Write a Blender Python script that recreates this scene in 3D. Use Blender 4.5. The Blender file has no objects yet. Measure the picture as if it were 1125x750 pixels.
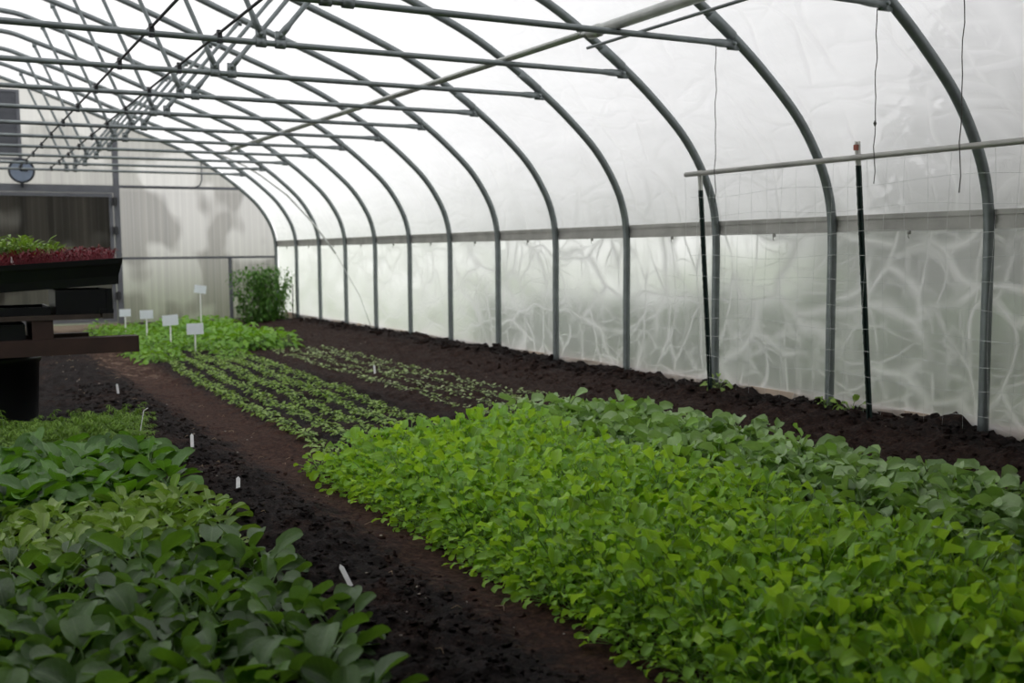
import bpy, math, random
from mathutils import Vector, Matrix, noise
PI = math.pi
random.seed(11)
sc = bpy.context.scene
COL = sc.collection

# ------------------------------------------------------------------ helpers
class MB:
    """collects verts / faces / uvs / material slots and links them as ONE mesh object"""
    def __init__(s): s.v = []; s.f = []; s.m = []; s.uv = []
    def face(s, idx, uv=None, m=0):
        s.f.append(tuple(idx)); s.m.append(m)
        s.uv.extend(uv if uv else [(0, 0)] * len(idx))
    def box(s, a, b, m=0, rot=0.0, pivot=None, tilt=0.0):
        x0, y0, z0 = a; x1, y1, z1 = b; n = len(s.v)
        P = [(x0,y0,z0),(x1,y0,z0),(x1,y1,z0),(x0,y1,z0),(x0,y0,z1),(x1,y0,z1),(x1,y1,z1),(x0,y1,z1)]
        if rot or tilt:
            c = Vector(pivot or ((x0+x1)/2,(y0+y1)/2,(z0+z1)/2))
            R = Matrix.Rotation(rot, 3, 'Z') @ Matrix.Rotation(tilt, 3, 'Y')
            P = [tuple(R @ (Vector(p)-c) + c) for p in P]
        s.v += P
        for q in ((0,3,2,1),(4,5,6,7),(0,1,5,4),(1,2,6,5),(2,3,7,6),(3,0,4,7)):
            s.face([n+i for i in q], [(0,0),(1,0),(1,1),(0,1)], m)
    def tube(s, pts, r, seg=10, m=0, caps=True):
        pts = [Vector(p) for p in pts]; n0 = len(s.v); k = len(pts)
        rs = r if isinstance(r, (list, tuple)) else [r]*k
        up = None
        for i, p in enumerate(pts):
            t = (pts[min(i+1,k-1)] - pts[max(i-1,0)]).normalized()
            if up is None:
                up = Vector((0,0,1)) if abs(t.z) < .9 else Vector((0,1,0))
            a = t.cross(up)
            if a.length < 1e-4: a = t.cross(Vector((1,0,0)))
            a.normalize(); b = a.cross(t).normalized(); up = b
            for j in range(seg):
                w = 2*PI*j/seg
                s.v.append(tuple(p + (a*math.cos(w) + b*math.sin(w))*rs[i]))
        for i in range(k-1):
            for j in range(seg):
                j2 = (j+1) % seg
                s.face((n0+i*seg+j, n0+i*seg+j2, n0+(i+1)*seg+j2, n0+(i+1)*seg+j), None, m)
        if caps:
            s.face([n0+j for j in range(seg)][::-1], None, m)
            s.face([n0+(k-1)*seg+j for j in range(seg)], None, m)
    def add(s, o, M):
        """append another MB transformed by M"""
        n = len(s.v)
        s.v += [tuple(M @ Vector(p)) for p in o.v]
        s.f += [tuple(n+i for i in f) for f in o.f]
        s.m += o.m; s.uv += o.uv
    def mesh(s, name, mats, smooth=True):
        me = bpy.data.meshes.new(name)
        me.from_pydata(s.v, [], s.f)
        for mt in (mats if isinstance(mats, (list, tuple)) else [mats]): me.materials.append(mt)
        me.polygons.foreach_set('material_index', s.m)
        me.polygons.foreach_set('use_smooth', [smooth]*len(s.f))
        ul = me.uv_layers.new(name='uv')
        ul.data.foreach_set('uv', [c for p in s.uv for c in p])
        me.update()
        return me
    def build(s, name, mats, parent=None, smooth=True, **kw):
        o = bpy.data.objects.new(name, s.mesh(name, mats, smooth)); COL.objects.link(o)
        if parent: o.parent = parent
        tag(o, **kw); return o

def tag(o, label=None, cat=None, group=None, kind=None):
    if label: o['label'] = label
    if cat: o['category'] = cat
    if group: o['group'] = group
    if kind: o['kind'] = kind
    return o
def empty(name, loc=(0,0,0), rz=0.0, **kw):
    o = bpy.data.objects.new(name, None); COL.objects.link(o)
    o.location = loc; o.rotation_euler = (0,0,rz); o.empty_display_size = .1
    return tag(o, **kw)
def inst(name, me, loc, rz, sc_, parent=None, **kw):
    o = bpy.data.objects.new(name, me); COL.objects.link(o)
    o.location = loc; o.rotation_euler = (random.uniform(-.06,.06), random.uniform(-.06,.06), rz)
    o.scale = sc_ if isinstance(sc_, tuple) else (sc_,)*3
    if parent: o.parent = parent
    return tag(o, **kw)

# ------------------------------------------------------------------ materials
def srgb(r, g, b):
    f = lambda c: (c/12.92 if c <= .04045 else ((c+.055)/1.055)**2.4)
    return (f(r/255), f(g/255), f(b/255), 1)
class NT:
    def __init__(s, name):
        s.mat = bpy.data.materials.new(name); s.mat.use_nodes = True
        s.t = s.mat.node_tree; s.t.nodes.clear()
        s.out = s.t.nodes.new('ShaderNodeOutputMaterial')
    def n(s, typ, **kw):
        nd = s.t.nodes.new(typ)
        for k, v in kw.items():
            if k.startswith('i_'):
                key = k[2:].replace('_', ' ')
                nd.inputs[key].default_value = v
            else: setattr(nd, k, v)
        return nd
    def l(s, a, b): s.t.links.new(a, b)
    def ramp(s, src, stops):
        r = s.n('ShaderNodeValToRGB'); e = r.color_ramp.elements
        while len(e) < len(stops): e.new(.5)
        for i, (p, c) in enumerate(stops): e[i].position = p; e[i].color = c
        s.l(src, r.inputs[0]); return r.outputs[0]
    def noise(s, vec, scale, detail=3, rough=.55, dist=0.0):
        n = s.n('ShaderNodeTexNoise'); n.inputs['Scale'].default_value = scale
        n.inputs['Detail'].default_value = detail; n.inputs['Roughness'].default_value = rough
        n.inputs['Distortion'].default_value = dist
        if vec is not None: s.l(vec, n.inputs['Vector'])
        return n.outputs['Fac']
    def math(s, op, a, b=None, clamp=False):
        m = s.n('ShaderNodeMath', operation=op, use_clamp=clamp)
        for i, x in enumerate((a, b)):
            if x is None: continue
            if isinstance(x, (int, float)): m.inputs[i].default_value = x
            else: s.l(x, m.inputs[i])
        return m.outputs[0]
    def mix(s, fac, a, b, blend='MIX'):
        m = s.n('ShaderNodeMix', data_type='RGBA', blend_type=blend)
        for i, x in ((0, fac), (6, a), (7, b)):
            if isinstance(x, (int, float, tuple)): m.inputs[i].default_value = x
            else: s.l(x, m.inputs[i])
        return m.outputs[2]
    def pos(s): return s.n('ShaderNodeTexCoord').outputs['Object']
    def mapping(s, vec, scale=(1,1,1), rot=(0,0,0)):
        m = s.n('ShaderNodeMapping'); m.inputs['Scale'].default_value = scale
        m.inputs['Rotation'].default_value = rot; s.l(vec, m.inputs['Vector']); return m.outputs[0]
    def bump(s, h, strength=.3, dist=.01):
        b = s.n('ShaderNodeBump'); b.inputs['Strength'].default_value = strength
        b.inputs['Distance'].default_value = dist; s.l(h, b.inputs['Height']); return b.outputs[0]
def simple(name, col, rough=.6, metal=0.0, var=.15, scale=12, bump=0.0, spec=.5):
    t = NT(name); p = t.n('ShaderNodeBsdfPrincipled')
    n = t.noise(t.pos(), scale, 4)
    dark = tuple(c*(1-var) for c in col[:3]) + (1,); light = tuple(min(1, c*(1+var)) for c in col[:3]) + (1,)
    t.l(t.ramp(n, [(.3, dark), (.7, light)]), p.inputs['Base Color'])
    p.inputs['Roughness'].default_value = rough; p.inputs['Metallic'].default_value = metal
    p.inputs['Specular IOR Level'].default_value = spec
    if bump: t.l(t.bump(n, bump, .004), p.inputs['Normal'])
    t.l(p.outputs[0], t.out.inputs[0]); return t.mat

def leaf_mat(name, cols, trans, rough=.42, tr_fac=.3, vein=None, spec=.5, sheen=0.0):
    """leaf: colour differs from leaf to leaf, pale veins, light shines through the blade"""
    t = NT(name); p = t.n('ShaderNodeBsdfPrincipled')
    g = t.n('ShaderNodeNewGeometry'); oi = t.n('ShaderNodeObjectInfo')
    r = t.math('FRACT', t.math('ADD', g.outputs['Random Per Island'], oi.outputs['Random']))
    c = t.ramp(r, [(i/(len(cols)-1), col) for i, col in enumerate(cols)])
    uv = t.n('ShaderNodeTexCoord').outputs['UV']
    sx = t.n('ShaderNodeSeparateXYZ'); t.l(uv, sx.inputs[0])
    du = t.math('ABSOLUTE', t.math('SUBTRACT', sx.outputs[0], .5))
    if vein:
        mid = t.math('LESS_THAN', du, .035)
        ph = t.math('SUBTRACT', t.math('MULTIPLY', sx.outputs[1], 7.0), t.math('MULTIPLY', du, 5.0))
        side = t.math('LESS_THAN', t.math('FRACT', ph), .09)
        vf = t.math('MAXIMUM', mid, t.math('MULTIPLY', side, .45))
        c = t.mix(t.math('MULTIPLY', vf, .55), c, vein)
    nz = t.noise(uv, 7, 4, .6)
    c = t.mix(t.math('MULTIPLY', nz, .3), c, tuple(x*.55 for x in cols[0][:3])+(1,))
    t.l(c, p.inputs['Base Color']); p.inputs['Roughness'].default_value = rough
    p.inputs['Specular IOR Level'].default_value = spec
    p.inputs['Coat Weight'].default_value = sheen; p.inputs['Coat Roughness'].default_value = .5
    nb = t.math('ADD', t.math('MULTIPLY', nz, 1.0), t.math('MULTIPLY', du, -1.0))
    t.l(t.bump(nb, .6, .006), p.inputs['Normal'])
    tl = t.n('ShaderNodeBsdfTranslucent')
    t.l(t.mix(.5, c, trans), tl.inputs['Color'])
    mx = t.n('ShaderNodeMixShader'); mx.inputs[0].default_value = tr_fac
    t.l(p.outputs[0], mx.inputs[1]); t.l(tl.outputs[0], mx.inputs[2]); t.l(mx.outputs[0], t.out.inputs[0])
    return t.mat

M = {}
M['arugula'] = leaf_mat('arugula_leaf', [srgb(92,136,30), srgb(156,208,56), srgb(130,184,76), srgb(188,232,74)], srgb(206,244,50), .3, .42, srgb(180,215,120))
M['arugula_stem'] = simple('arugula_stem', srgb(128,165,80), .5)
M['mustard'] = leaf_mat('mustard_leaf', [srgb(94,130,66), srgb(144,180,108), srgb(176,204,148), srgb(140,190,54)], srgb(165,210,40), .33, .3, srgb(165,190,130), sheen=.2)
M['collard'] = leaf_mat('collard_leaf', [srgb(52,80,38), srgb(74,106,54), srgb(92,124,70), srgb(88,132,32)], srgb(140,190,30), .4, .28, srgb(112,142,88), sheen=.1)
M['lettuce'] = leaf_mat('young_chard_leaf', [srgb(92,126,38), srgb(128,160,58), srgb(150,176,90), srgb(118,160,34)], srgb(150,190,50), .4, .28, srgb(175,195,130), sheen=.2)
M['cabbage'] = leaf_mat('cabbage_leaf', [srgb(50,86,30), srgb(72,116,34), srgb(86,126,54), srgb(90,142,30)], srgb(130,190,30), .42, .3, srgb(120,156,90), sheen=.05)
M['stem'] = simple('plant_stem', srgb(110,140,80), .5)
M['feather'] = leaf_mat('feathery_leaf', [srgb(104,140,48), srgb(132,168,60), srgb(118,156,54), srgb(150,182,80)], srgb(140,180,50), .5, .3)
M['seedling'] = leaf_mat('seedling_leaf', [srgb(122,156,62), srgb(154,186,82), srgb(138,174,70), srgb(174,200,110)], srgb(150,190,60), .4, .3)
M['seedling_pale'] = leaf_mat('pale_seedling_leaf', [srgb(150,172,106), srgb(186,204,144), srgb(166,192,112), srgb(204,216,168)], srgb(160,190,90), .4, .3)
M['far'] = leaf_mat('leafy_green', [srgb(96,150,40), srgb(128,178,52), srgb(112,164,46), srgb(150,194,74)], srgb(165,215,40), .42, .32)
M['bush'] = leaf_mat('bush_leaf', [srgb(62,104,38), srgb(88,134,50), srgb(108,154,62), srgb(70,118,42)], srgb(90,150,40), .45, .25)
M['red'] = leaf_mat('red_microgreen_leaf', [srgb(70,14,26), srgb(120,24,44), srgb(54,20,24), srgb(140,40,58), srgb(84,60,36)], srgb(150,20,36), .4, .2)
M['redstem'] = simple('red_stem', srgb(150,70,80), .5)
M['galv'] = simple('galvanised_steel', srgb(124,131,132), .42, .45, .16, 9)
M['galvlight'] = simple('bright_galvanised_steel', srgb(190,192,188), .4, .4, .12, 9)
M['alu'] = simple('aluminium_channel', srgb(168,167,162), .45, .3, .18, 5)
M['black'] = simple('black_plastic', srgb(15,16,20), .38, 0, .2, 8)
M['clampblack'] = simple('black_clamp', srgb(44,45,48), .5)
M['wood'] = simple('weathered_wood', srgb(58,48,41), .8, 0, .35, 7, .5)
M['redwood'] = simple('brown_timber', srgb(52,34,28), .75, 0, .3, 6, .5)
M['boardwood'] = simple('pale_board', srgb(196,178,160), .8, 0, .15, 4, .2)
M['tpost'] = simple('dark_green_paint', srgb(26,44,40), .45, 0, .2, 30)
M['tposttip'] = simple('white_paint', srgb(205,205,200), .5, 0, .1, 30)
M['tipred'] = simple('faded_red_tag', srgb(150,84,70), .6)
M['white'] = simple('white_card', srgb(236,241,250), .55, 0, .03, 5)
M['label'] = simple('white_plastic_label', srgb(238,238,238), .4, 0, .06, 50)
M['twine'] = simple('grey_twine', srgb(92,90,88), .9, 0, .4, 80)
M['net'] = simple('clear_netting', srgb(225,228,228), .3, 0, .05, 5)
M['framegrey'] = simple('grey_frame_tube', srgb(104,106,112), .5, .3, .1, 6)
M['louver'] = simple('dark_grey_louver', srgb(82,84,90), .5, .2, .1, 6)
M['dial'] = simple('dial_face', srgb(120,132,150), .35, 0, .1, 8)
M['darkring'] = simple('dark_ring', srgb(36,40,48), .4)
M['grass'] = simple('lawn_grass', srgb(112,130,84), .9, 0, .35, 1.2)
M['bark'] = simple('bark', srgb(70,58,48), .9)
M['treeleaf'] = leaf_mat('outdoor_tree_leaf', [srgb(50,74,44), srgb(66,92,52), srgb(58,84,50), srgb(74,98,60)], srgb(80,120,40), .5, .2)
M['straw'] = simple('dry_straw', srgb(176,150,120), .8, 0, .2, 20)
M['stone'] = simple('pale_pebble', srgb(150,138,128), .7, 0, .25, 60)
M['potmix'] = simple('potting_mix', srgb(40,30,26), .95, 0, .4, 40, .8)

M['hedge'] = leaf_mat('outdoor_shrub_leaf', [srgb(96,130,84), srgb(120,152,100), srgb(108,140,92), srgb(132,160,112)], srgb(150,180,110), .5, .3)
# soil: near-black mulch, a trodden reddish path beside the bed, tan dust by the door
def soil_mat():
    t = NT('soil'); p = t.n('ShaderNodeBsdfPrincipled'); o = t.pos()
    n1 = t.noise(o, 2.2, 6, .65); n2 = t.noise(o, 38, 6, .7); n3 = t.noise(o, 9, 5, .65, .6)
    base = t.ramp(n2, [(.30, srgb(13,9,8)), (.5, srgb(30,22,20)), (.62, srgb(46,34,30)), (.80, srgb(104,84,74))])
    red = t.ramp(n2, [(.30, srgb(36,23,18)), (.5, srgb(78,51,40)), (.8, srgb(124,92,74))])
    tan = t.ramp(n2, [(.30, srgb(150,132,112)), (.7, srgb(196,178,158))])
    s = t.n('ShaderNodeSeparateXYZ'); t.l(o, s.inputs[0])
    X = t.math('ADD', s.outputs[0], t.math('MULTIPLY', t.math('SUBTRACT', n3, .5), .5))
    def band(v, a, b, soft):
        m1 = t.n('ShaderNodeMapRange'); m1.inputs[1].default_value = a-soft; m1.inputs[2].default_value = a+soft; t.l(v, m1.inputs[0])
        m2 = t.n('ShaderNodeMapRange'); m2.inputs[1].default_value = b+soft; m2.inputs[2].default_value = b-soft; t.l(v, m2.inputs[0])
        return t.math('MULTIPLY', m1.outputs[0], m2.outputs[0])
    path = t.math('MULTIPLY', band(X, 1.52, 1.95, .08), .9)
    patch = t.math('MULTIPLY', t.ramp(n1, [(.5, (0,0,0,1)), (.66, (1,1,1,1))]), .4)
    # the rows between the seedlings and the strip by the wall are browner
    brown = t.math('MULTIPLY', band(X, 3.1, 5.0, .15), .38)
    c = t.mix(t.math('MAXIMUM', t.math('MAXIMUM', path, patch), brown), base, red)
    yy = t.math('ADD', s.outputs[1], t.math('MULTIPLY', n1, 2.0))
    c = t.mix(t.math('MULTIPLY', band(yy, 18.6, 40, .5), band(X, -4, 2.7, .3)), c, tan)
    dry = t.math('MULTIPLY', t.math('MULTIPLY', band(X, 1.5, 2.0, .1), band(yy, 11.5, 15.5, .6)), t.ramp(n3, [(.52, (0,0,0,1)), (.6, (1,1,1,1))]))
    c = t.mix(t.math('MULTIPLY', dry, .7), c, srgb(150,124,104))
    t.l(c, p.inputs['Base Color']); p.inputs['Roughness'].default_value = .93
    p.inputs['Specular IOR Level'].default_value = .25
    h = t.math('ADD', t.math('MULTIPLY', n2, 1.0), t.noise(o, 110, 4, .7))
    t.l(t.bump(h, 1.0, .03), p.inputs['Normal']); t.l(p.outputs[0], t.out.inputs[0]); return t.mat
M['soil'] = soil_mat()

# polythene film: milky (light diffuses through it) with a share of clear; creases are milkier
def film_mat(name, clear, tint, crease_scale, crease_amt, wet=0.0, rough=.35):
    t = NT(name); o = t.pos()
    tl = t.n('ShaderNodeBsdfTranslucent'); df = t.n('ShaderNodeBsdfDiffuse')
    tr = t.n('ShaderNodeBsdfTransparent' if clear < .08 else 'ShaderNodeBsdfRefraction'); gl = t.n('ShaderNodeBsdfGlossy'); gl.inputs['Roughness'].default_value = rough
    ng = t.noise(o, .9, 4, .6, .8)
    # creases: fold lines of a warped cell pattern, milkier than the rest
    wn = t.n('ShaderNodeTexNoise'); wn.inputs['Scale'].default_value = 1.1; t.l(o, wn.inputs['Vector'])
    wv = t.n('ShaderNodeVectorMath', operation='MULTIPLY_ADD'); t.l(wn.outputs['Color'], wv.inputs[0]); wv.inputs[1].default_value = (.5,.5,.5); t.l(o, wv.inputs[2])
    def folds(sc_, rot, stretch, wd, thr):
        v = t.n('ShaderNodeTexVoronoi', feature='DISTANCE_TO_EDGE'); v.inputs['Scale'].default_value = sc_
        t.l(t.mapping(wv.outputs[0], stretch, rot), v.inputs['Vector'])
        ln = t.math('SUBTRACT', 1.0, t.math('DIVIDE', v.outputs['Distance'], wd), True)
        g_ = t.ramp(t.noise(t.mapping(o, (1,1,1), rot), 1.7, 2), [(thr, (0,0,0,1)), (thr+.16, (1,1,1,1))])
        return t.math('MULTIPLY', ln, g_)
    cr = t.math('MAXIMUM', t.math('MAXIMUM', folds(crease_scale*.8, (.6,0,0), (1,.5,1.4), .055, .30), folds(crease_scale*1.5, (-.5,0,0), (1,1.5,.5), .07, .34)),
                t.math('MULTIPLY', folds(crease_scale*2.4, (-.9,0,0), (1,.6,1.5), .09, .36), .7))
    cr = t.math('MAXIMUM', cr, t.math('MULTIPLY', t.ramp(t.noise(t.mapping(o, (1,3.5,.5), (.25,0,0)), 3.0, 4, .7), [(.52,(0,0,0,1)),(.68,(1,1,1,1))]), .55))
    cr = t.math('MAXIMUM', cr,
                t.math('MULTIPLY', folds(crease_scale*4, (.9,0,0), (1,.7,1.2), .09, .48), .5))
    h = t.math('ADD', t.math('MULTIPLY', ng, 1.0), t.math('MULTIPLY', cr, .5))
    nm = t.bump(h, .3, .02)
    for s_ in (df, gl, tl): t.l(nm, s_.inputs['Normal'])
    st_ = t.ramp(t.noise(t.mapping(o, (1,.35,2.2), (.1,0,0)), 2.2, 4, .65), [(.35,(0,0,0,1)),(.65,(1,1,1,1))])
    c = t.mix(st_, tuple(x*.97 for x in tint[:3])+(1,), tuple(x*.90 for x in tint[:3])+(1,))
    c = t.mix(t.math('MULTIPLY', cr, .6 if clear > .1 else .25), c, (.97,.97,.97,1))
    t.l(c, tl.inputs[0]); t.l(c, df.inputs[0])
    tr.inputs[0].default_value = (.97,.98,.98,1)
    if clear >= .08: tr.inputs['Roughness'].default_value = .5; tr.inputs['IOR'].default_value = 1.22
    body = t.n('ShaderNodeMixShader'); body.inputs[0].default_value = .16
    t.l(tl.outputs[0], body.inputs[1]); t.l(df.outputs[0], body.inputs[2])
    milky = t.n('ShaderNodeMixShader')
    cl = t.math('SUBTRACT', clear, t.math('MULTIPLY', cr, crease_amt), True)
    if wet:
        dro = t.noise(o, 45, 2, .5)
        cl = t.math('ADD', cl, t.math('MULTIPLY', t.math('GREATER_THAN', dro, .66), wet), True)
    t.l(cl, milky.inputs[0]); t.l(body.outputs[0], milky.inputs[1]); t.l(tr.outputs[0], milky.inputs[2])
    fin = t.n('ShaderNodeMixShader'); fin.inputs[0].default_value = .04
    t.l(milky.outputs[0], fin.inputs[1]); t.l(gl.outputs[0], fin.inputs[2])
    t.l(fin.outputs[0], t.out.inputs[0]); return t.mat
M['rooffilm'] = film_mat('roof_film', .07, (.92,.92,.93,1), 1.0, .06)
M['sidefilm'] = film_mat('side_film', .44, (.95,.95,.95,1), 1.6, .44, .0)

# twin-wall end sheeting: greyer, ribbed, with clearer wet patches
def endwall_mat():
    t = NT('twinwall_sheet'); o = t.pos()
    s = t.n('ShaderNodeSeparateXYZ'); t.l(o, s.inputs[0])
    rib = t.math('FRACT', t.math('MULTIPLY', s.outputs[0], 9.0))
    ribl = t.math('LESS_THAN', t.math('ABSOLUTE', t.math('SUBTRACT', rib, .5)), .07)
    streak = t.ramp(t.noise(t.mapping(o, (5.0,1,.10)), 1.7, 4, .65), [(.3,(0,0,0,1)),(.7,(1,1,1,1))])
    blot = t.noise(t.mapping(o, (1,1,.8)), .9, 2, .5)
    tl = t.n('ShaderNodeBsdfTranslucent'); df = t.n('ShaderNodeBsdfDiffuse'); tr = t.n('ShaderNodeBsdfRefraction'); tr.inputs['Roughness'].default_value = .5; tr.inputs['IOR'].default_value = 1.22
    zz = t.n('ShaderNodeMapRange'); zz.inputs[1].default_value = 2.18; zz.inputs[2].default_value = 2.34; t.l(s.outputs[2], zz.inputs[0])  # sheet colour darkened below the header, in place of shade from outside
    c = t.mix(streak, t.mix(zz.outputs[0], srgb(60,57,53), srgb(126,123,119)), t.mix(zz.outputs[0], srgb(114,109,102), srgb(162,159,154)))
    c = t.mix(t.math('MULTIPLY', ribl, .12), c, srgb(200,198,194))
    t.l(c, tl.inputs[0]); t.l(c, df.inputs[0])
    tr.inputs[0].default_value = (.8,.8,.78,1)
    a = t.n('ShaderNodeMixShader'); a.inputs[0].default_value = .3
    t.l(tl.outputs[0], a.inputs[1]); t.l(df.outputs[0], a.inputs[2])
    b = t.n('ShaderNodeMixShader')
    t.l(t.math('ADD', .21, t.math('MULTIPLY', t.ramp(blot, [(.50,(0,0,0,1)),(.55,(1,1,1,1))]), .18)), b.inputs[0])
    t.l(a.outputs[0], b.inputs[1]); t.l(tr.outputs[0], b.inputs[2]); t.l(b.outputs[0], t.out.inputs[0])
    return t.mat
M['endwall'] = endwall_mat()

# ------------------------------------------------------------------ tunnel frame
XC = .78; W = 4.57; S = 1.22; Y0 = 4.09; YE = Y0 + 12*S; YF = -1.4; RAIL = 1.318
HALF = [(5.35,0),(5.35,.7),(5.35,1.28),(5.30,1.56),(5.19,1.79),(5.03,2.01),(4.81,2.22),(4.55,2.43),(4.20,2.67),(3.84,2.88),
        (3.42,3.06),(3.0,3.22),(2.55,3.39),(2.1,3.57),(1.65,3.74),(1.24,3.88),(1.0,3.96),(.78,3.99)]
def catmull(P, n):
    out = []
    for i in range(len(P)-1):
        p0 = P[max(i-1,0)]; p1 = P[i]; p2 = P[i+1]; p3 = P[min(i+2,len(P)-1)]
        for k in range(n):
            u = k/n
            out.append(tuple(.5*((2*b)+(-a+c)*u+(2*a-5*b+4*c-d)*u*u+(-a+3*b-3*c+d)*u**3) for a,b,c,d in zip(p0,p1,p2,p3)))
    out.append(P[-1]); return out
PR = catmull(HALF, 4)
FULL = PR + [(2*XC-x, z) for x, z in PR[-2::-1]]
def offset(P, d):
    out = []
    for i,(x,z) in enumerate(P):
        a = P[max(i-1,0)]; b = P[min(i+1,len(P)-1)]
        tx, tz = b[0]-a[0], b[1]-a[1]; L = math.hypot(tx,tz)
        out.append((x+tz/L*d, z-tx/L*d))
    return out

ORD = ['nearest','second nearest','third nearest','fourth nearest','fifth nearest','sixth nearest','seventh nearest','eighth nearest',
       'ninth nearest','tenth nearest','eleventh nearest','twelfth nearest']
EXTRA = ['at the right edge of the photo','crossed by the long pole','right behind the farther dark stake','with no stake before it',
         'along the bare soil strip','along the bare soil strip','along the bare soil strip','along the bare soil strip','along the bare soil strip',
         'near the far corner','near the far corner bush','last before the end wall']
# meshes are made once, at the hoop's own origin (xc,0,0); copies share them
arch = MB(); arch.tube([(x-XC,0,z) for x,z in FULL], .031, 14)
bar = MB()
xb = 4.47-XC
bar.tube([(-xb,0,2.44),(-xb+.10,0,2.44),(-xb+.18,0,2.44),(xb-.18,0,2.44),(xb-.10,0,2.44),(xb,0,2.44)], [.026,.026,.019,.019,.026,.026], 12)
def bolt_end(side):
    m = MB(); x = side*xb
    m.box((x-.035,-.012,2.405),(x+.05,.012,2.475)); m.tube([(x,-.032,2.44),(x,.032,2.44)], .012, 8); return m
def collar(side):
    m = MB(); i = min(range(len(FULL)), key=lambda k: abs(FULL[k][0]-(XC+side*(4.42-XC)))+ (0 if FULL[k][1]>2 else 9))
    a, b = FULL[i-1], FULL[i+1]
    m.tube([(a[0]-XC,0,a[1]),(FULL[i][0]-XC,0,FULL[i][1]),(b[0]-XC,0,b[1])], .0355, 14); return m
def web(x0, x1, z1):
    m = MB(); a = Vector((x0,0,2.49)); b = Vector((x1,0,z1)); d = (b-a)
    m.tube([a, a+d*.06, a+d*.1, a+d*.9, a+d*.94, b], [.022,.022,.0165,.0165,.02,.02], 10); return m
def joint(x, z=2.44):
    m = MB(); m.tube([(x-.03,0,z),(x+.03,0,z)], .029, 12)
    m.box((x-.03,-.014,z+.015),(x+.03,.014,z+.075)); m.tube([(x,-.034,z+.05),(x,.034,z+.05)], .013, 8); return m
def topbr(x, z):
    m = MB(); m.box((x-.025,-.014,z-.055),(x+.025,.014,z+.02)); m.tube([(x,-.03,z-.03),(x,.03,z-.03)], .012, 8); return m
jl, jr = 1.81-XC, 1.93-XC; t1, t2 = 1.24-XC, 2.62-XC
HM = dict(arch=arch.mesh('arch', M['galv']), bar=bar.mesh('crossbar', M['galv']))
parts_def = [('arch', HM['arch']), ('crossbar', HM['bar'])]
for sd in (1,-1):
    parts_def += [('end_bracket', bolt_end(sd).mesh('end_bracket', M['galv'])), ('sleeve_collar', collar(sd).mesh('sleeve_collar', M['galv'])),
        ('web_strut', web(sd*jl, sd*t1, 3.83).mesh('web_strut', M['galv'])), ('web_strut', web(sd*jr, sd*t2, 3.33).mesh('web_strut', M['galv'])),
        ('joint_clamp', joint(sd*jl).mesh('joint_clamp', M['galv'])), ('joint_clamp', joint(sd*jr).mesh('joint_clamp', M['galv'])),
        ('top_bracket', topbr(sd*t1, 3.86).mesh('top_bracket', M['galv'])), ('top_bracket', topbr(sd*t2, 3.35).mesh('top_bracket', M['galv']))]
for k in range(13):
    if k < 12:
        lab = 'grey steel hoop with roof truss, %s, %s' % (ORD[k], EXTRA[k])
    else: lab = 'grey steel end hoop edging the ribbed grey end wall'
    r = empty('greenhouse_hoop', (XC, Y0+k*S, 0), label=lab, cat='hoop', group='greenhouse hoops down the tunnel')
    for nm, me in (parts_def if k < 12 else parts_def[:1]):
        o = bpy.data.objects.new(nm, me); COL.objects.link(o); o.parent = r

# hip rail: aluminium channel behind the hoops
def hip(side):
    m = MB(); x = XC + side*(W+.027)
    for z0, z1, d in ((1.262,1.292,.012),(1.292,1.342,.004),(1.342,1.372,.012)):
        m.box((x-d, YF, z0),(x+.006, YE, z1))
    return m, x
m, xr = hip(1)
rail = m.build('hip_rail', M['alu'], smooth=False, label='long grey aluminium rail running behind the hoops along the right wall', cat='rail')
for k in range(12):
    c = MB(); y = Y0 + (k+.48)*S
    c.box((xr-.02, y-.006, 1.24),(xr, y+.006, 1.268)); c.tube([(xr-.015,y,1.245),(xr-.02,y,1.225),(xr-.01,y,1.215)], .003, 6)
    c.build('hook', M['alu'], rail)
m, _ = hip(-1)
m.build('hip_rail', M['alu'], smooth=False, label='long grey aluminium rail on the left wall, opposite side from the netting', cat='rail')

# film skins
def skin(P, y0, y1, step, amp, seed):
    m = MB(); ny = int((y1-y0)/step); n = len(P)
    tan = offset(P, 1.0)
    for j in range(ny+1):
        y = y0+(y1-y0)*j/ny
        for i,(x,z) in enumerate(P):
            q = noise.noise(Vector((x*1.3+seed, y*.9, z*1.3)))*amp + noise.noise(Vector((x*4+seed, y*3, z*4)))*amp*.35
            bay = abs(math.sin(PI*(y-Y0)/S))*amp*.8
            d = .036 + max(-.002, q+bay*.6)
            nx, nz = tan[i][0]-x, tan[i][1]-z
            m.v.append((x+nx*d, y, z+nz*d))
    for j in range(ny):
        for i in range(n-1):
            a = j*n+i; m.face((a, a+1, a+n+1, a+n))
    return m
i0 = min(range(len(PR)), key=lambda k: abs(PR[k][1]-RAIL))
top = FULL[i0:len(FULL)-i0]
skin(top, YF, YE, .1, .022, 3).build('ceiling', M['rooffilm'], kind='structure', label='milky white plastic film roof stretched over the hoops')
low = [(5.353, z) for z in [i*RAIL/26 for i in range(27)]]
skin(low, YF, YE, .06, .03, 9).build('wall_right', M['sidefilm'], kind='structure', label='creased translucent plastic side film below the rail')
lowl = [(2*XC-x, z) for x, z in low][::-1]
skin(lowl, YF, YE, .3, .03, 5).build('wall_left', M['sidefilm'], kind='structure')
def base(side):
    m = MB(); x = XC+side*(W+.06); a, b = sorted((x, x+side*.035)); m.box((a, YF, -.05),(b, YE, .115)); return m
base(1).build('baseboard_right', M['boardwood'], smooth=False, kind='structure', label='pale timber board at the foot of the side film')
base(-1).build('baseboard_left', M['boardwood'], smooth=False, kind='structure')

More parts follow.
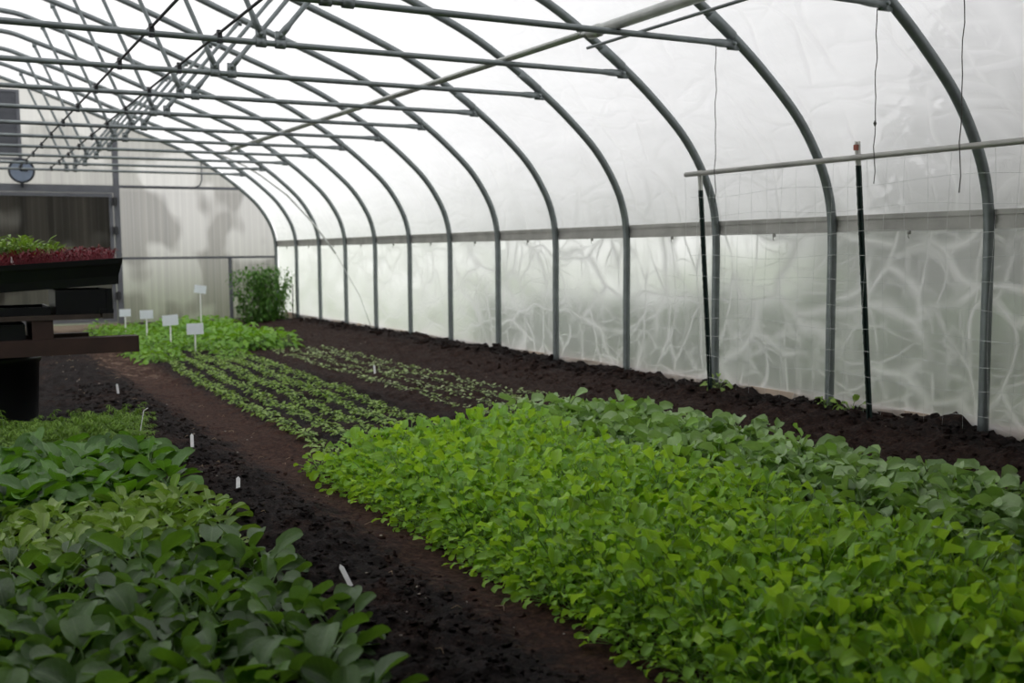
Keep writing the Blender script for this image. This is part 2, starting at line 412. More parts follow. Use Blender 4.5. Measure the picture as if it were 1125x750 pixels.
# black cloth added out of view over the roof to dim the near end
m = MB(); P_ = offset(top, .085); n_ = len(P_); yy_ = [YF+.1+i*.2 for i in range(20)]
for y in yy_:
    for x, z in P_: m.v.append((x, y, z))
for j in range(len(yy_)-1):
    for i in range(n_-1): a = j*n_+i; m.face((a,a+1,a+n_+1,a+n_))
sc_o = m.build('shade_cloth', simple('black_shade_cloth', srgb(30,30,32), .9), label='black shade cloth draped over the near end of the film roof, behind the viewer', cat='cloth')
# end walls
def endpanel(y, th=.012):
    m = MB(); P = offset(FULL, .0)
    n = len(P)
    # a fan of quads from the profile down to the ground, closed with thickness
    H = [p for p in P if p[1] >= 0]
    for yy in (y, y+th):
        for x, z in H: m.v.append((x, yy, z))
        for x, z in H: m.v.append((x, yy, 0))
    n = len(H)
    for s_ in (0, 2*n):
        for i in range(n-1):
            m.face((s_+i, s_+i+1, s_+n+i+1, s_+n+i))
    return m
ew = empty('wall_back', (0,YE+.045,0), kind='structure', label='ribbed grey-beige translucent end wall in a grey tube frame')
m = MB(); P = [p for p in FULL if p[1] > .001]
cols_ = sorted(set([round(p[0],3) for p in P]+[-3.79+i*.16 for i in range(58)]))
def ztop(x):
    x = x if x >= XC else 2*XC-x
    best = 0
    for (a,za),(b,zb) in zip(PR, PR[1:]):
        if za >= 1.2 and min(a,b)-1e-6 <= x <= max(a,b)+1e-6:
            best = max(best, za if abs(a-b) < 1e-9 else za+(zb-za)*(x-a)/(b-a))
    return best or 1.3
cols_ = [c for c in cols_ if -3.79 <= c <= 5.35]
for x in cols_: m.v += [(x,0,0),(x,0,1.1),(x,0,min(ztop(x),1.9) if ztop(x)>1.1 else ztop(x)),(x,0,ztop(x)+.01)]
for i in range(len(cols_)-1):
    for r_ in range(3):
        a = i*4+r_; m.face((a, a+4, a+5, a+1))
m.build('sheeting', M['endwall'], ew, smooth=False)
def fr(name, a, b, mat='framegrey'):
    m = MB(); m.box(a, b); return m.build(name, M[mat], ew, smooth=False)
fr('post', (2.64,-.09,0),(2.73,-.01,3.33)); fr('post', (-1.17,-.09,0),(-1.08,-.01,3.33))
fr('post', (4.505,-.06,0),(4.56,-.01,1.07)); fr('post', (-3.0,-.06,0),(-2.94,-.01,2.36))
fr('header_beam', (-1.08,-.10,2.17),(2.64,-.01,2.29))
fr('crossrail', (2.73,-.05,2.255),(4.72,-.01,2.30)); fr('crossrail', (2.73,-.05,1.065),(5.32,-.01,1.105))
fr('crossrail', (-3.76,-.05,1.065),(-1.17,-.01,1.105))
m = MB(); m.tube([(4.09,-.05,2.85),(4.09,-.05,2.42),(4.05,-.05,2.32),(3.95,-.05,2.28),(2.8,-.07,2.27)], .012, 8); m.build('conduit', M['framegrey'], ew)
d = empty('door_1', (0,YE-.02,0), kind='structure', label='tall ribbed grey door left of the end wall post')
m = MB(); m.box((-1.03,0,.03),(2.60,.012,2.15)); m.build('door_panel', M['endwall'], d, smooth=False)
m = MB()
m.box((2.56,-.02,.03),(2.62,.0,2.16)); m.box((-1.06,-.02,.03),(-1.0,.0,2.16)); m.box((-1.0,-.02,2.10),(2.56,0,2.16)); m.box((-1.0,-.02,.03),(2.56,0,.09))
m.build('door_frame', M['framegrey'], d, smooth=False)
for z in (1.96,1.48,.4):
    m = MB(); m.box((2.60,-.075,z),(2.68,-.022,z+.13)); m.tube([(2.64,-.085,z-.01),(2.64,-.085,z+.14)], .016, 8); m.build('hinge', M['clampblack'], d, smooth=False)
# louver box high on the end wall
lv = empty('louver_vent', (.9,YE-.03,2.66), label='dark grey louvred vent high on the end wall, cut by the left photo edge', cat='vent')
m = MB(); m.box((-.42,-.05,0),(.38,.0,.04)); m.box((-.42,-.05,1.06),(.38,0,1.10)); m.box((.33,-.05,.04),(.38,0,1.06)); m.box((-.42,-.05,.04),(-.37,0,1.06)); m.build('frame', M['framegrey'], lv, smooth=False)
for i in range(9):
    m = MB(); z = .06+i*.112; n = 0
    m.box((-.37,-.035+.004*(i%2),z),(.33,-.02,z+.112), tilt=0); m.build('slat', M['louver'], lv, smooth=False)
dl = empty('wall_dial', (1.26,YE-.10,2.49), label='round blue-grey dial in a dark ring above the end door', cat='clock')
def disc(r, y0, y1, n=36):
    m = MB(); m.tube([(0,y0,0),(0,y1,0)], r, n); return m
disc(.165,-.02,.0).build('face', M['dial'], dl, smooth=False)
m = MB(); m.tube([(.18*math.cos(a*PI/20),-.012,.18*math.sin(a*PI/20)) for a in range(41)], .018, 8, caps=False); m.build('ring', M['darkring'], dl)
m = MB(); m.box((-.015,-.035,-.01),(.015,-.024,.12)); m.box((-.01,-.035,-.01),(.09,-.024,.01)); m.build('hand', M['darkring'], dl, smooth=False)
m = MB(); m.box((-.02,-.01,-.26),(.02,.03,-.165)); m.build('bracket', M['darkring'], dl, smooth=False)

wf = MB(); wf.box((-3.85,YF-.05,-.05),(5.42,YF,4.05)); wf.build('wall_front', simple('dark_barn_boards', srgb(70,60,52), .9, 0, .3, 3), smooth=False, kind='structure')  # unseen front wall, made dark and opaque to dim the near end

# purlins, rods and cables above
m = MB(); m.tube([(3.60,1.5,2.487),(3.60,5.60,2.487)], .034, 12); m.tube([(3.60,5.50,2.487),(3.60,5.60,2.487)], .040, 12)
pu = m.build('purlin_pipe', M['galvlight'], label='thick bright metal pipe lying across the near truss bars', cat='pipe')
m = MB(); m.tube([(3.59,5.62,2.487),(3.40,14.2,2.478)], .017, 10); m.tube([(3.53,5.62,2.477),(3.35,13.6,2.475)], .014, 10)
m.build('purlin_pipe', M['galvlight'], label='thin twin pipe continuing away from the thick one over the trusses', cat='pipe')
m = MB(); m.tube([(3.86,1.5,2.472),(3.80,5.95,2.470)], .0105, 8)
m.build('rod', M['galv'], label='slim grey rod lying on the truss bar right of the thick pipe', cat='rod')
def cable(x0, x1, yend, lab, clamps):
    m = MB(); z = 2.475; m.tube([(x0,1.5,z),(x1,yend,z)], .0085, 8)
    c = m.build('cable', M['clampblack'], label=lab, cat='cable')
    for k in clamps:
        y = Y0+k*S; x = x0+(x1-x0)*(y-1.5)/(yend-1.5)
        q = MB(); q.box((x-.014,y-.018,2.418),(x+.014,y+.018,2.492)); q.tube([(x,y+.03,z),(x,y+.2,z)], .013, 8); q.build('clamp', M['clampblack'], c, smooth=False)
cable(1.165, 1.17, 17.9, 'left of two dark cables clamped over the truss bars', range(2,12))
cable(1.54, 1.60, 18.0, 'right of two dark cables clamped over the truss bars', range(2,12))
# corner wind brace
m = MB(); m.tube([(4.02,17.0,2.70),(4.35,16.85,2.53),(4.57,16.75,2.38),(4.90,16.45,2.06),(5.18,16.05,1.62),(5.28,15.3,1.14)], .014, 8)
m.tube([(5.28,15.3,1.14),(5.30,14.35,.53),(5.30,13.9,.08)], .006, 6)
m.build('wind_brace', M['galvlight'], label='slender diagonal brace crossing the hoops in the far right corner', cat='brace')

# stakes, pole, netting
def tpost(x, yb, zt, yt, lab):
    r = empty('t_post', (x,yb,0), label=lab, cat='stake', group='dark metal stakes on the right')
    dy = yt-yb
    def stud(m, z0, z1, mt=0):
        a, b = dy*z0/zt, dy*z1/zt
        for (u0,v0,u1,v1) in ((-.004,-.02,.004,.02),(-.022,-.004,.018,.004)):
            n = len(m.v)
            m.v += [(u0,v0+a,z0),(u1,v0+a,z0),(u1,v1+a,z0),(u0,v1+a,z0),(u0,v0+b,z1),(u1,v0+b,z1),(u1,v1+b,z1),(u0,v1+b,z1)]
            for q in ((0,3,2,1),(4,5,6,7),(0,1,5,4),(1,2,6,5),(2,3,7,6),(3,0,4,7)): m.face([n+i for i in q], None, mt)
    m = MB(); stud(m, -.1, zt-.15)
    for i in range(24):
        z = .12+i*.062; m.box((-.024, dy*z/zt-.005, z),(-.020, dy*z/zt+.005, z+.02))
    m.build('shaft', M['tpost'], r, smooth=False)
    m = MB(); stud(m, zt-.15, zt); m.build('painted_tip', M['tposttip'], r, smooth=False)
    return r
tpost(5.11, 6.28, 1.75, 6.43, 'farther dark green metal stake with white tip holding the pole end')
r2 = tpost(5.11, 4.72, 1.82, 4.87, 'nearer dark green metal stake, white tip standing above the pole')
m = MB(); m.box((-.024,.135,1.765),(.0,.160,1.80)); m.build('tip_wrap', M['tipred'], r2, smooth=False)
m = MB(); m.tube([(5.075,2.0,1.705),(5.075,6.56,1.725)], .0185, 12)
m.build('trellis_pole', M['alu'], label='long horizontal grey pole tied across the two dark stakes', cat='pole')
m = MB()
for i in range(11):
    z = .20+i*.150; pts = []
    for j in range(23):
        y = 2.2+j*.195; pts.append((5.07+.01*math.sin(j*1.7+i), y, z+.015*math.sin(j*.9+i*1.3)))
    m.tube(pts, .0010, 4)
for j in range(30):
    y = 2.2+j*.15
    m.tube([(5.072+.008*math.sin(j+z), y+.012*math.sin(z*5+j*2.1), z) for z in [.13+q*.1325 for q in range(13)]], .0009, 4)
m.build('trellis_netting', M['net'], label='fine clear garden netting hanging from the long pole to the soil', cat='netting')

def cord(x, y, z1, z0, lab, knot=None):
    m = MB(); n = 14
    m.tube([(x+.004*math.sin(i*2.1), y+.004*math.sin(i*1.3), z1+(z0-z1)*i/n) for i in range(n+1)], .0026, 6)
    if knot: m.tube([(x,y,knot-.015),(x,y,knot),(x,y,knot+.015)], [.003,.009,.003], 8)
    m.build('hanging_cord', M['twine'], label=lab, cat='cord', group='cords hanging from the trusses')
cord(4.45, 4.12, 2.42, 1.50, 'knotted grey cord hanging beside the nearer dark stake', 1.82)
cord(4.38, 3.52, 2.55, 1.42, 'rightmost grey cord, crossing in front of the nearest hoop')
cord(4.34, 5.31, 2.42, 1.45, 'thin cord hanging from the second truss above the farther stake')

# ------------------------------------------------------------------ soil
def soil_h(x, y):
    v = Vector((x, y, 0))
    h = .030*noise.fractal(v*1.3, 1.0, 2.0, 3)
    path = math.exp(-((x-1.68)/.22)**2)
    rough = 1-.75*path
    a = noise.fractal(v*8.0, .9, 2.1, 4)
    h += rough*.024*a + rough*.022*max(0, noise.noise(v*26.0)) + rough*.026*max(0, noise.noise(v*13.0+Vector((7,3,1)))-.05)
    h -= .035*path
    h += .03*math.exp(-((x-1.12)/.28)**2)
    if x > 4.6:   # soil thrown up along the side wall
        t_ = min(1, (x-4.6)/.45); h += .095*t_*t_*(3-2*t_) * (.75+.5*noise.noise(Vector((x*2,y*2.2,4))))
        h += t_*.05*max(0, noise.noise(v*6.0)) + t_*.03*max(0,noise.noise(v*17.0))
    if y > 16.5: h *= max(.15, 1-(y-16.5)/2)
    return h
xs = [-3.79+i*.2 for i in range(19)]; x = 0.0
while x < 5.40: xs.append(x); x += .022
xs.append(5.40)
ys = []; y = YF
while y < 1.7: ys.append(y); y += .12
while y < YE+.03: ys.append(y); y += .013+.0045*(y-1.7)
ys.append(YE+.05)
m = MB(); nx = len(xs)
for y in ys:
    for x in xs: m.v.append((x, y, soil_h(x, y)))
for j in range(len(ys)-1):
    for i in range(nx-1):
        a = j*nx+i; m.face((a, a+1, a+nx+1, a+nx))
m.build('floor', M['soil'], kind='structure', label='dark crumbly soil with a reddish trodden path')
# loose clods, one mass
def clod(m, c, r):
    n0 = len(m.v); rings = 4; seg = 7; q = random.random()*50; k_ = Vector((random.uniform(.6,1.3), random.uniform(.6,1.3), random.uniform(.5,1)))
    for i in range(rings+1):
        th = PI*i/rings
        for j in range(seg):
            ph = 2*PI*j/seg+i*.3
            d_ = Vector((math.sin(th)*math.cos(ph), math.sin(th)*math.sin(ph), math.cos(th)*.7))
            d_ = Vector((d_.x*k_.x, d_.y*k_.y, d_.z*k_.z)); rr = r*(1+1.3*noise.noise(d_*1.8+Vector((q,q,0))))
            m.v.append((c[0]+d_.x*rr, c[1]+d_.y*rr, c[2]+d_.z*rr))
    for i in range(rings):
        for j in range(seg):
            m.face((n0+i*seg+j, n0+i*seg+(j+1)%seg, n0+(i+1)*seg+(j+1)%seg, n0+(i+1)*seg+j))
m = MB(); rnd = random.Random(5)
for _ in range(5200):
    y = 1.9+rnd.random()**1.6*8; x = rnd.choice((rnd.gauss(1.15,.22), rnd.gauss(1.15,.22), rnd.uniform(4.6,5.3), rnd.uniform(.9,1.5)))
    if x > 5.3 or x < .3: continue
    r = rnd.choice((.004,.005,.007,.009,.014)) * (1.4 if x > 4.6 else 1)
    clod(m, (x, y, soil_h(x,y)+r*.3), r)
for _ in range(420):
    y = 2.8+rnd.random()*14; x = rnd.uniform(4.95,5.30); r = rnd.uniform(.015,.042)
    clod(m, (x, y, soil_h(x,y)+r*.2), r)
m.build('soil_clods', M['soil'], smooth=False, label='loose dark soil clods strewn over the bed and along the side wall', cat='soil', kind='stuff')
m = MB()
for _ in range(130):
    y = 2+rnd.random()*11; x = rnd.choice((rnd.uniform(.9,1.9), rnd.uniform(.9,1.9), rnd.uniform(3.2,5.1))); clod(m, (x,y,soil_h(x,y)+.003), rnd.uniform(.003,.008))
m.build('pebbles', M['stone'], label='small pale stones scattered on the dark soil', cat='pebbles', kind='stuff')
m = MB()
for _ in range(70):
    y = 2+rnd.random()*12; x = rnd.uniform(.95,2.0); a = rnd.random()*PI; L = rnd.uniform(.02,.06); z = soil_h(x,y)+.006
    m.tube([(x,y,z),(x+L*.5*math.cos(a),y+L*.5*math.sin(a),z+.008),(x+L*math.cos(a+.5),y+L*math.sin(a+.5),z)], .0012, 4)
m.build('straw_bits', M['straw'], label='bits of dry straw lying on the path', cat='straw', kind='stuff')

# ------------------------------------------------------------------ plants
def leaf(m, base, az, el, plen, L, Wd, bend, cup=.35, roll=0.0, ns=5, wav=.0, mat=0, smat=1, pr=.0022, ob=.8, droop=.35, nc=2):
    """a petiole and a blade: the midrib curves down by `bend`, the blade is cupped"""
    p = Vector(base); e = el; pts = [p.copy()]; k = 3
    for i in range(k):
        e -= droop/k; d = Vector((math.cos(e)*math.cos(az), math.cos(e)*math.sin(az), math.sin(e)))
        p = p + d*(plen/k); pts.append(p.copy())
    if pr > 0: m.tube(pts, [pr*1.3, pr*1.1, pr, pr*.8], 4, smat, caps=False)
    n0 = len(m.v); e2 = e
    tp = 0.0
    for i in range(ns+1):
        t = i/ns if ns < 4 else math.sin(PI/2*i/ns)
        if i: 
            e2 -= bend*(t-tp); d = Vector((math.cos(e2)*math.cos(az), math.cos(e2)*math.sin(az), math.sin(e2))); p = p + d*(L*(t-tp)); tp = t
        else: d = Vector((math.cos(e2)*math.cos(az), math.cos(e2)*math.sin(az), math.sin(e2)))
        if ns < 4: w = Wd*.5*max(.07, math.sin(PI*min(1,.03+.97*t)**ob)**.7) if i < ns else Wd*.13
        else: w = Wd*.5*(max(.02, 1-abs((t-.56)/.57)**2.1)**.5 if t < .56 else max(.03, 1-((t-.56)/.45)**2.4)**.5)
        s_ = Vector((-math.sin(az), math.cos(az), 0)); nn = d.cross(s_)*-1
        if nn.z < 0 and abs(e2) < 1.5: nn = -nn
        if roll: R = Matrix.Rotation(roll, 3, d); s_ = R @ s_; nn = R @ nn
        for j in range(2*nc+1):
            u = (j-nc)/nc
            q = p + s_*(w*u) + nn*(cup*w*u*u + (wav*Wd*math.sin(t*9+u*4+az*3)*abs(u)))
            m.v.append(tuple(q))
    r_ = 2*nc+1
    for i in range(ns):
        for j in range(2*nc):
            a = n0+i*r_+j
            m.face((a, a+1, a+r_+1, a+r_), [(j/(2*nc), i/ns), ((j+1)/(2*nc), i/ns), ((j+1)/(2*nc), (i+1)/ns), (j/(2*nc), (i+1)/ns)], mat)

def plant(n, spread, el, plen, L, Wr, bend, seed, rl=.5, **kw):
    rnd = random.Random(seed); m = MB(); ga = rnd.random()*6
    for i in range(n):
        t = (i+.5)/n; az = ga+i*2.39996+rnd.uniform(-.3,.3)
        e = el[1]+(el[0]-el[1])*t**.8 + rnd.uniform(-.12,.12)
        l = rnd.uniform(*L); pl = rnd.uniform(*plen)*(1-.25*t)
        b = (spread*t*math.cos(az), spread*t*math.sin(az), 0)
        leaf(m, b, az, e, pl, l, l*rnd.uniform(*Wr), rnd.uniform(*bend), roll=rnd.uniform(-rl,rl), **kw)
    return m
V = {}
V['arugula'] = [plant(34,.055,(.35,1.55),(.08,.20),(.036,.062),(.62,.82),(.2,1.9),s,wav=.16,ns=4,nc=1,cup=.55,rl=1.0) for s in range(6)]
V['mustard'] = [plant(19,.04,(.3,1.5),(.09,.18),(.07,.115),(.68,.86),(.4,1.7),s+20,wav=.09,ns=5,nc=2,cup=.5,pr=.003,rl=.8) for s in range(5)]
V['collard'] = [plant(12,.035,(.4,1.5),(.06,.12),(.065,.105),(.68,.86),(.2,1.1),s+40,wav=.03,ns=6,nc=2,cup=.5,pr=.003,ob=.9,rl=.9) for s in range(5)]
V['lettuce'] = [plant(14,.03,(.35,1.45),(.04,.09),(.065,.10),(.48,.62),(.2,1.0),s+60,wav=.05,ns=6,nc=2,cup=.6,pr=.003,ob=.95,rl=.7) for s in range(5)]
V['cabbage'] = [plant(14,.03,(.4,1.35),(.05,.10),(.10,.15),(.66,.86),(.2,1.0),s+80,wav=.05,ns=6,nc=2,cup=.35,pr=.004,ob=.9) for s in range(5)]
V['seedling'] = [plant(15,.03,(.3,1.2),(.025,.05),(.03,.048),(.55,.72),(.4,1.3),s+100,ns=3,nc=1,cup=.3,pr=.0012) for s in range(5)]
V['pale'] = [plant(7,.015,(.2,1.1),(.015,.035),(.022,.036),(.55,.75),(.4,1.2),s+120,ns=3,nc=1,cup=.3,pr=.001) for s in range(5)]
V['far'] = [plant(30,.09,(.3,1.45),(.10,.20),(.07,.11),(.5,.68),(.6,1.8),s+140,wav=.08,ns=4,nc=1,cup=.3,pr=.002) for s in range(5)]
def feather(seed):
    rnd = random.Random(seed); m = MB()
    for i in range(15):
        az = i*2.4+rnd.random(); el = rnd.uniform(.7,1.4); L = rnd.uniform(.12,.2)
        p = Vector((0,0,0)); pts = [p.copy()]; e = el
        for k in range(6):
            e -= rnd.uniform(.05,.28); d = Vector((math.cos(e)*math.cos(az), math.cos(e)*math.sin(az), math.sin(e))); p = p+d*(L/6); pts.append(p.copy())
        m.tube(pts, [.0022-.0003*k for k in range(7)], 4, 1, caps=False)
        for k in range(2,7):
            for sd in (-1,0,1):
                for q in range(2):
                    a2 = az+sd*1.0+rnd.uniform(-.4,.4)
                    leaf(m, tuple(pts[k]), a2, rnd.uniform(-.2,.8), .004, rnd.uniform(.025,.04), rnd.uniform(.006,.011), rnd.uniform(.3,1.2), ns=2, nc=1, pr=0)
    return m
V['feather'] = [feather(s+160) for s in range(4)]
MATS = dict(arugula=['arugula','arugula_stem'], mustard=['mustard','stem'], collard=['collard','stem'], lettuce=['lettuce','stem'], cabbage=['cabbage','stem'],
            seedling=['seedling','stem'], pale=['seedling_pale','stem'], far=['far','stem'], feather=['feather','stem'])
ME = {k: [v.mesh(k+'_plant', [M[x] for x in MATS[k]]) for v in vs] for k, vs in V.items()}

def canopy_dist(x, y): return math.hypot(x, y)
def grid(x0, x1, y0, y1, sp, jit=.28, edge=None):
    out = []; ny = int((y1-y0)/sp); nx_ = int((x1-x0)/sp)
    for j in range(ny+1):
        for i in range(nx_+1):
            x = x0+i*sp+(sp/2 if j%2 else 0)+random.uniform(-jit,jit)*sp; y = y0+j*sp+random.uniform(-jit,jit)*sp
            if x > x1+.03: continue
            out.append((x,y))
    return out
def visible(x, y, mrg=.25):
    # inside the wedge the photograph covers, with a margin
    return x > .03*y-mrg and x < 1.42*y+mrg
def bed(kind, name, pts, zf, scl, label, cat, group, limit=300, parts=None, rest_label=None):
    pts = sorted([p for p in pts if visible(*p)], key=lambda p: canopy_dist(*p))
    for i,(x,y) in enumerate(pts[:limit]):
        s_ = random.uniform(*scl)
        lab = label(x,y) if callable(label) else label
        inst(name, random.choice(ME[kind]), (x,y,zf(x,y)-.005), random.uniform(0,6.28), (s_,s_,s_*random.uniform(.88,1.12)), label=lab[0] if isinstance(lab,tuple) else lab,
             cat=cat, group=lab[1] if isinstance(lab,tuple) else group)
    if pts[limit:]:
        m = MB()
        for x,y in pts[limit:]:
            s_ = random.uniform(*scl)
            m.add(random.choice(V[kind]), Matrix.Translation((x,y,zf(x,y)-.005)) @ Matrix.Rotation(random.uniform(0,6.28),4,'Z') @ Matrix.Scale(s_,4))
        m.build(name+'_mass', [M[x] for x in MATS[kind]], label=rest_label, cat=cat, group=group, kind='stuff')

# centre bed
pts = [(x,y) for x,y in grid(1.90,3.08,1.6,6.0,.108) if (y < 5.45+.30*(x-2))]
def alab(x, y):
    if x < 2.02: return ('bright green salad plant spilling over the path edge of the centre bed', 'salad plants along the path edge')
    if y > 5.3: return ('bright green salad plant at the far end of the centre bed, next to the seedling rows', 'salad plants at the far end of the centre bed')
    return ('bright green round-leaved salad plant packed inside the centre bed', 'salad plants packed in the centre bed')
bed('arugula','salad_plant', pts, soil_h, (.88,1.2), alab, 'salad plant', 'salad plants packed in the centre bed', 254, rest_label='farther bright green salad plants of the centre bed, one leafy mass')
# low outer leaves lining the path
for i in range(46):
    y = 1.9+i*.08+random.uniform(-.03,.03); x = 1.80+random.uniform(-.03,.04)
    s_ = random.uniform(.5,.78)
    inst('salad_plant', random.choice(ME['arugula']), (x,y,soil_h(x,y)-.005), random.uniform(0,6.28), (s_,s_,s_*.85), label='small low green salad plant sprawling on the path beside the centre bed',
         cat='salad plant', group='small salad plants sprawling on the path')
# right bed
pts = [(x,y) for x,y in grid(3.38,4.10,2.0,6.15,.145)]
bed('mustard','mustard_plant', pts, soil_h, (.84,1.05), 'broad-leaved greyish green mustard plant in the bed nearest the right wall', 'mustard plant', 'broad-leaved plants in the right bed')
# left bed
pts = [(x,y) for x,y in grid(-.25,.96,1.75,4.05,.165)]
bed('collard','collard_plant', pts, soil_h, (.95,1.2), 'dull blue-green round-leaved collard plant in the left foreground bed', 'collard plant', 'collards in the left foreground')
pts = [(x,y) for x,y in grid(-.1,.98,4.2,5.0,.15)]
bed('lettuce','young_chard', pts, soil_h, (.95,1.15), 'light yellow-green leafy plant between the collards and the cabbages', 'chard plant', 'pale leafy plants in the left bed')
pts = [(x,y) for x,y in grid(.0,.96,5.15,6.45,.2)]
bed('cabbage','cabbage_plant', pts, soil_h, (.95,1.15), 'mid-green young cabbage just in front of the feathery plants', 'cabbage plant', 'young cabbages in the left bed')
pts = [(x,y) for x,y in grid(.1,1.02,6.75,7.5,.13)]
bed('feather','carrot_plant', pts, soil_h, (.85,1.15), 'feathery green carrot top at the far end of the left bed', 'carrot plant', 'carrot tops beside the black pot')
# seedling rows
def rows(xl0, xl1, xr0, xr1, n, y0, y1, sp, jit):
    out = []
    for i in range(n):
        t = i/(n-1); k = int((y1-y0)/sp)
        for j in range(k):
            y = y0+j*sp+random.uniform(-.3,.3)*sp; u = (y-y0)/(y1-y0)
            a = xl0+(xl1-xl0)*u; b = xr0+(xr1-xr0)*u
            out.append((a+(b-a)*t+random.uniform(-jit,jit), y))
    return out
pts = rows(1.96,2.16,2.84,3.02,5,5.75,12.7,.088,.012)
bed('seedling','leafy_seedling', pts, soil_h, (.75,1.0), 'small green seedling in the dense rows beyond the centre bed', 'seedling', 'seedlings in the dense left rows', 300, rest_label='farther small green seedlings of the dense left rows')
pts = [p for p in rows(3.42,3.45,4.14,4.05,4,6.35,12.3,.066,.008) if random.random() < .92]
bed('pale','pale_seedling', pts, soil_h, (.8,1.35), 'tiny pale seedling in the sparse rows nearer the right wall', 'seedling', 'seedlings in the sparse right rows', 300, rest_label='farther tiny pale seedlings of the sparse right rows')
# far beds
pts = [(x,y) for x,y in grid(2.02,3.0,11.8,17.0,.22) if y > 12.75 or not 2.2 < x < 2.75]
bed('far','leafy_green', pts, soil_h, (.62,.85), 'knee-low leafy green plant around the white sign cards', 'leafy plant', 'leafy plants around the sign cards')
pts = grid(3.05,3.72,12.6,16.6,.22)
bed('far','bushy_green', pts, soil_h, (.95,1.2), 'taller bright leafy plant right of the sign cards, before the dark bush', 'leafy plant', 'bright leafy plants before the end wall')

# the bush in the far corner
b = empty('tomato_bush', (4.78,17.6,0), label='tall bushy dark green plant standing in the far right corner', cat='bush')
m = MB(); st = MB(); rnd = random.Random(77)
for i in range(40):
    a = rnd.random()*2*PI; r = rnd.random()**.5*.50; h = .97-.45*(r/.5)**2*rnd.random()+rnd.uniform(-.06,.03)
    top_ = Vector((r*math.cos(a), r*math.sin(a)*.85, h)); bs = Vector((top_.x*.6, top_.y*.6, 0)); pts_ = []
    for k in range(7):
        t = k/6; q = bs.lerp(top_, t); q.x += .03*math.sin(t*5+i); pts_.append(q)
    st.tube(pts_, [.009-.001*k for k in range(7)], 5)
    for k in range(60):
        t = .05+.95*rnd.random(); f = t*6; k0 = min(5,int(f)); q = pts_[k0].lerp(pts_[k0+1], f-k0)
        q = q+Vector((rnd.gauss(0,.05),rnd.gauss(0,.05),rnd.gauss(0,.03)))
        leaf(m, tuple(q), rnd.random()*6.28, rnd.uniform(-.4,.9), .02, rnd.uniform(.05,.09), rnd.uniform(.025,.045), rnd.uniform(.3,1.4), ns=3, nc=1, pr=0)
m.build('foliage', M['bush'], b); st.build('stems', M['stem'], b)
m = MB(); m.tube([(5.20,17.3,0),(5.21,17.3,.62)], .008, 6); m.build('cane', M['wood'], label='thin upright cane right of the corner bush', cat='cane')

# weeds at the wall foot
for i,(x,y,s_,lab) in enumerate(((5.22,6.33,1.5,'small weed sprouting at the foot of the farther dark stake'),(5.22,4.98,1.5,'small yellow-green weed between the nearer stake and the second hoop'),
                         (5.2,5.2,1.1,'low weed on the soil ridge under the second hoop'))):
    inst('weed', ME['seedling'][i], (x,y,soil_h(x,y)+.0), i, (s_,s_,s_*1.5), label=lab, cat='weed')

# ------------------------------------------------------------------ signs and markers
def sign(x, y, zc, w, tilt, lab):
    r = empty('sign_card', (x,y,soil_h(x,y)), label=lab, cat='sign', group='white cards on stakes in the far bed')
    z = zc-soil_h(x,y); h = w*.68
    m = MB(); m.box((-w/2,-.004,z-h/2),(w/2,.004,z+h/2), tilt=tilt); m.build('card', M['white'], r, smooth=False)
    m = MB(); m.box((-.009,.004,-.06),(.009,.016,z+h*.3)); m.build('stake', M['label'], r, smooth=False)
sign(2.61,12.57,.285,.19,0,'nearest white sign card, its whole pale stake showing above the seedlings')
sign(2.47,13.3,.352,.187,-.05,'white sign card second from the front, low among the leafy plants')
sign(2.36,14.3,.378,.165,0,'white sign card between the second card and the leftmost one')
sign(2.245,15.3,.355,.150,.0,'leftmost and farthest low white sign card, near the end wall post')
sign(3.31,15.5,.645,.17,.14,'tilted white sign card on a tall stake before the end wall')
def marker(x, y, L, lean, az, lab):
    m = MB(); z = soil_h(x,y)
    R = Matrix.Translation((x,y,z)) @ Matrix.Rotation(az,4,'Z') @ Matrix.Rotation(lean,4,'X')
    q = MB(); w = .0095
    q.v = [(-w,-.001,.0),(w,-.001,0),(w,-.001,L*.85),(0,-.001,L),(-w,-.001,L*.85),(-w,.001,.0),(w,.001,0),(w,.001,L*.85),(0,.001,L),(-w,.001,L*.85)]
    for f in ((0,1,2,3,4),(9,8,7,6,5),(0,5,6,1),(1,6,7,2),(2,7,8,3),(3,8,9,4),(4,9,5,0)): q.face(f)
    m.add(q, R); m.build('plant_label', M['label'], smooth=False, label=lab, cat='plant label')
marker(1.25,9.05,.085,-.3,.2,'small white plant label upright beyond the carrot tops')
marker(1.26,6.26,.085,-.5,-.2,'small white plant label leaning on the soil right of the cabbages')
marker(1.22,5.03,.07,-.6,-.3,'short white plant label sticking up beside the pale leafy plants')
marker(1.20,3.40,.09,-.8,.25,'nearest white plant label leaning low on the dark soil')
marker(3.58,9.33,.095,-.35,-.15,'white plant label standing in the sparse seedling rows')
m = MB(); m.tube([(1.02,6.62,0),(1.035,6.62,.12),(1.055,6.62,.22),(1.08,6.62,.235)], .0026, 6)
m.build('wire_stake', M['label'], label='thin pale wire stake at the corner of the carrot tops', cat='stake')

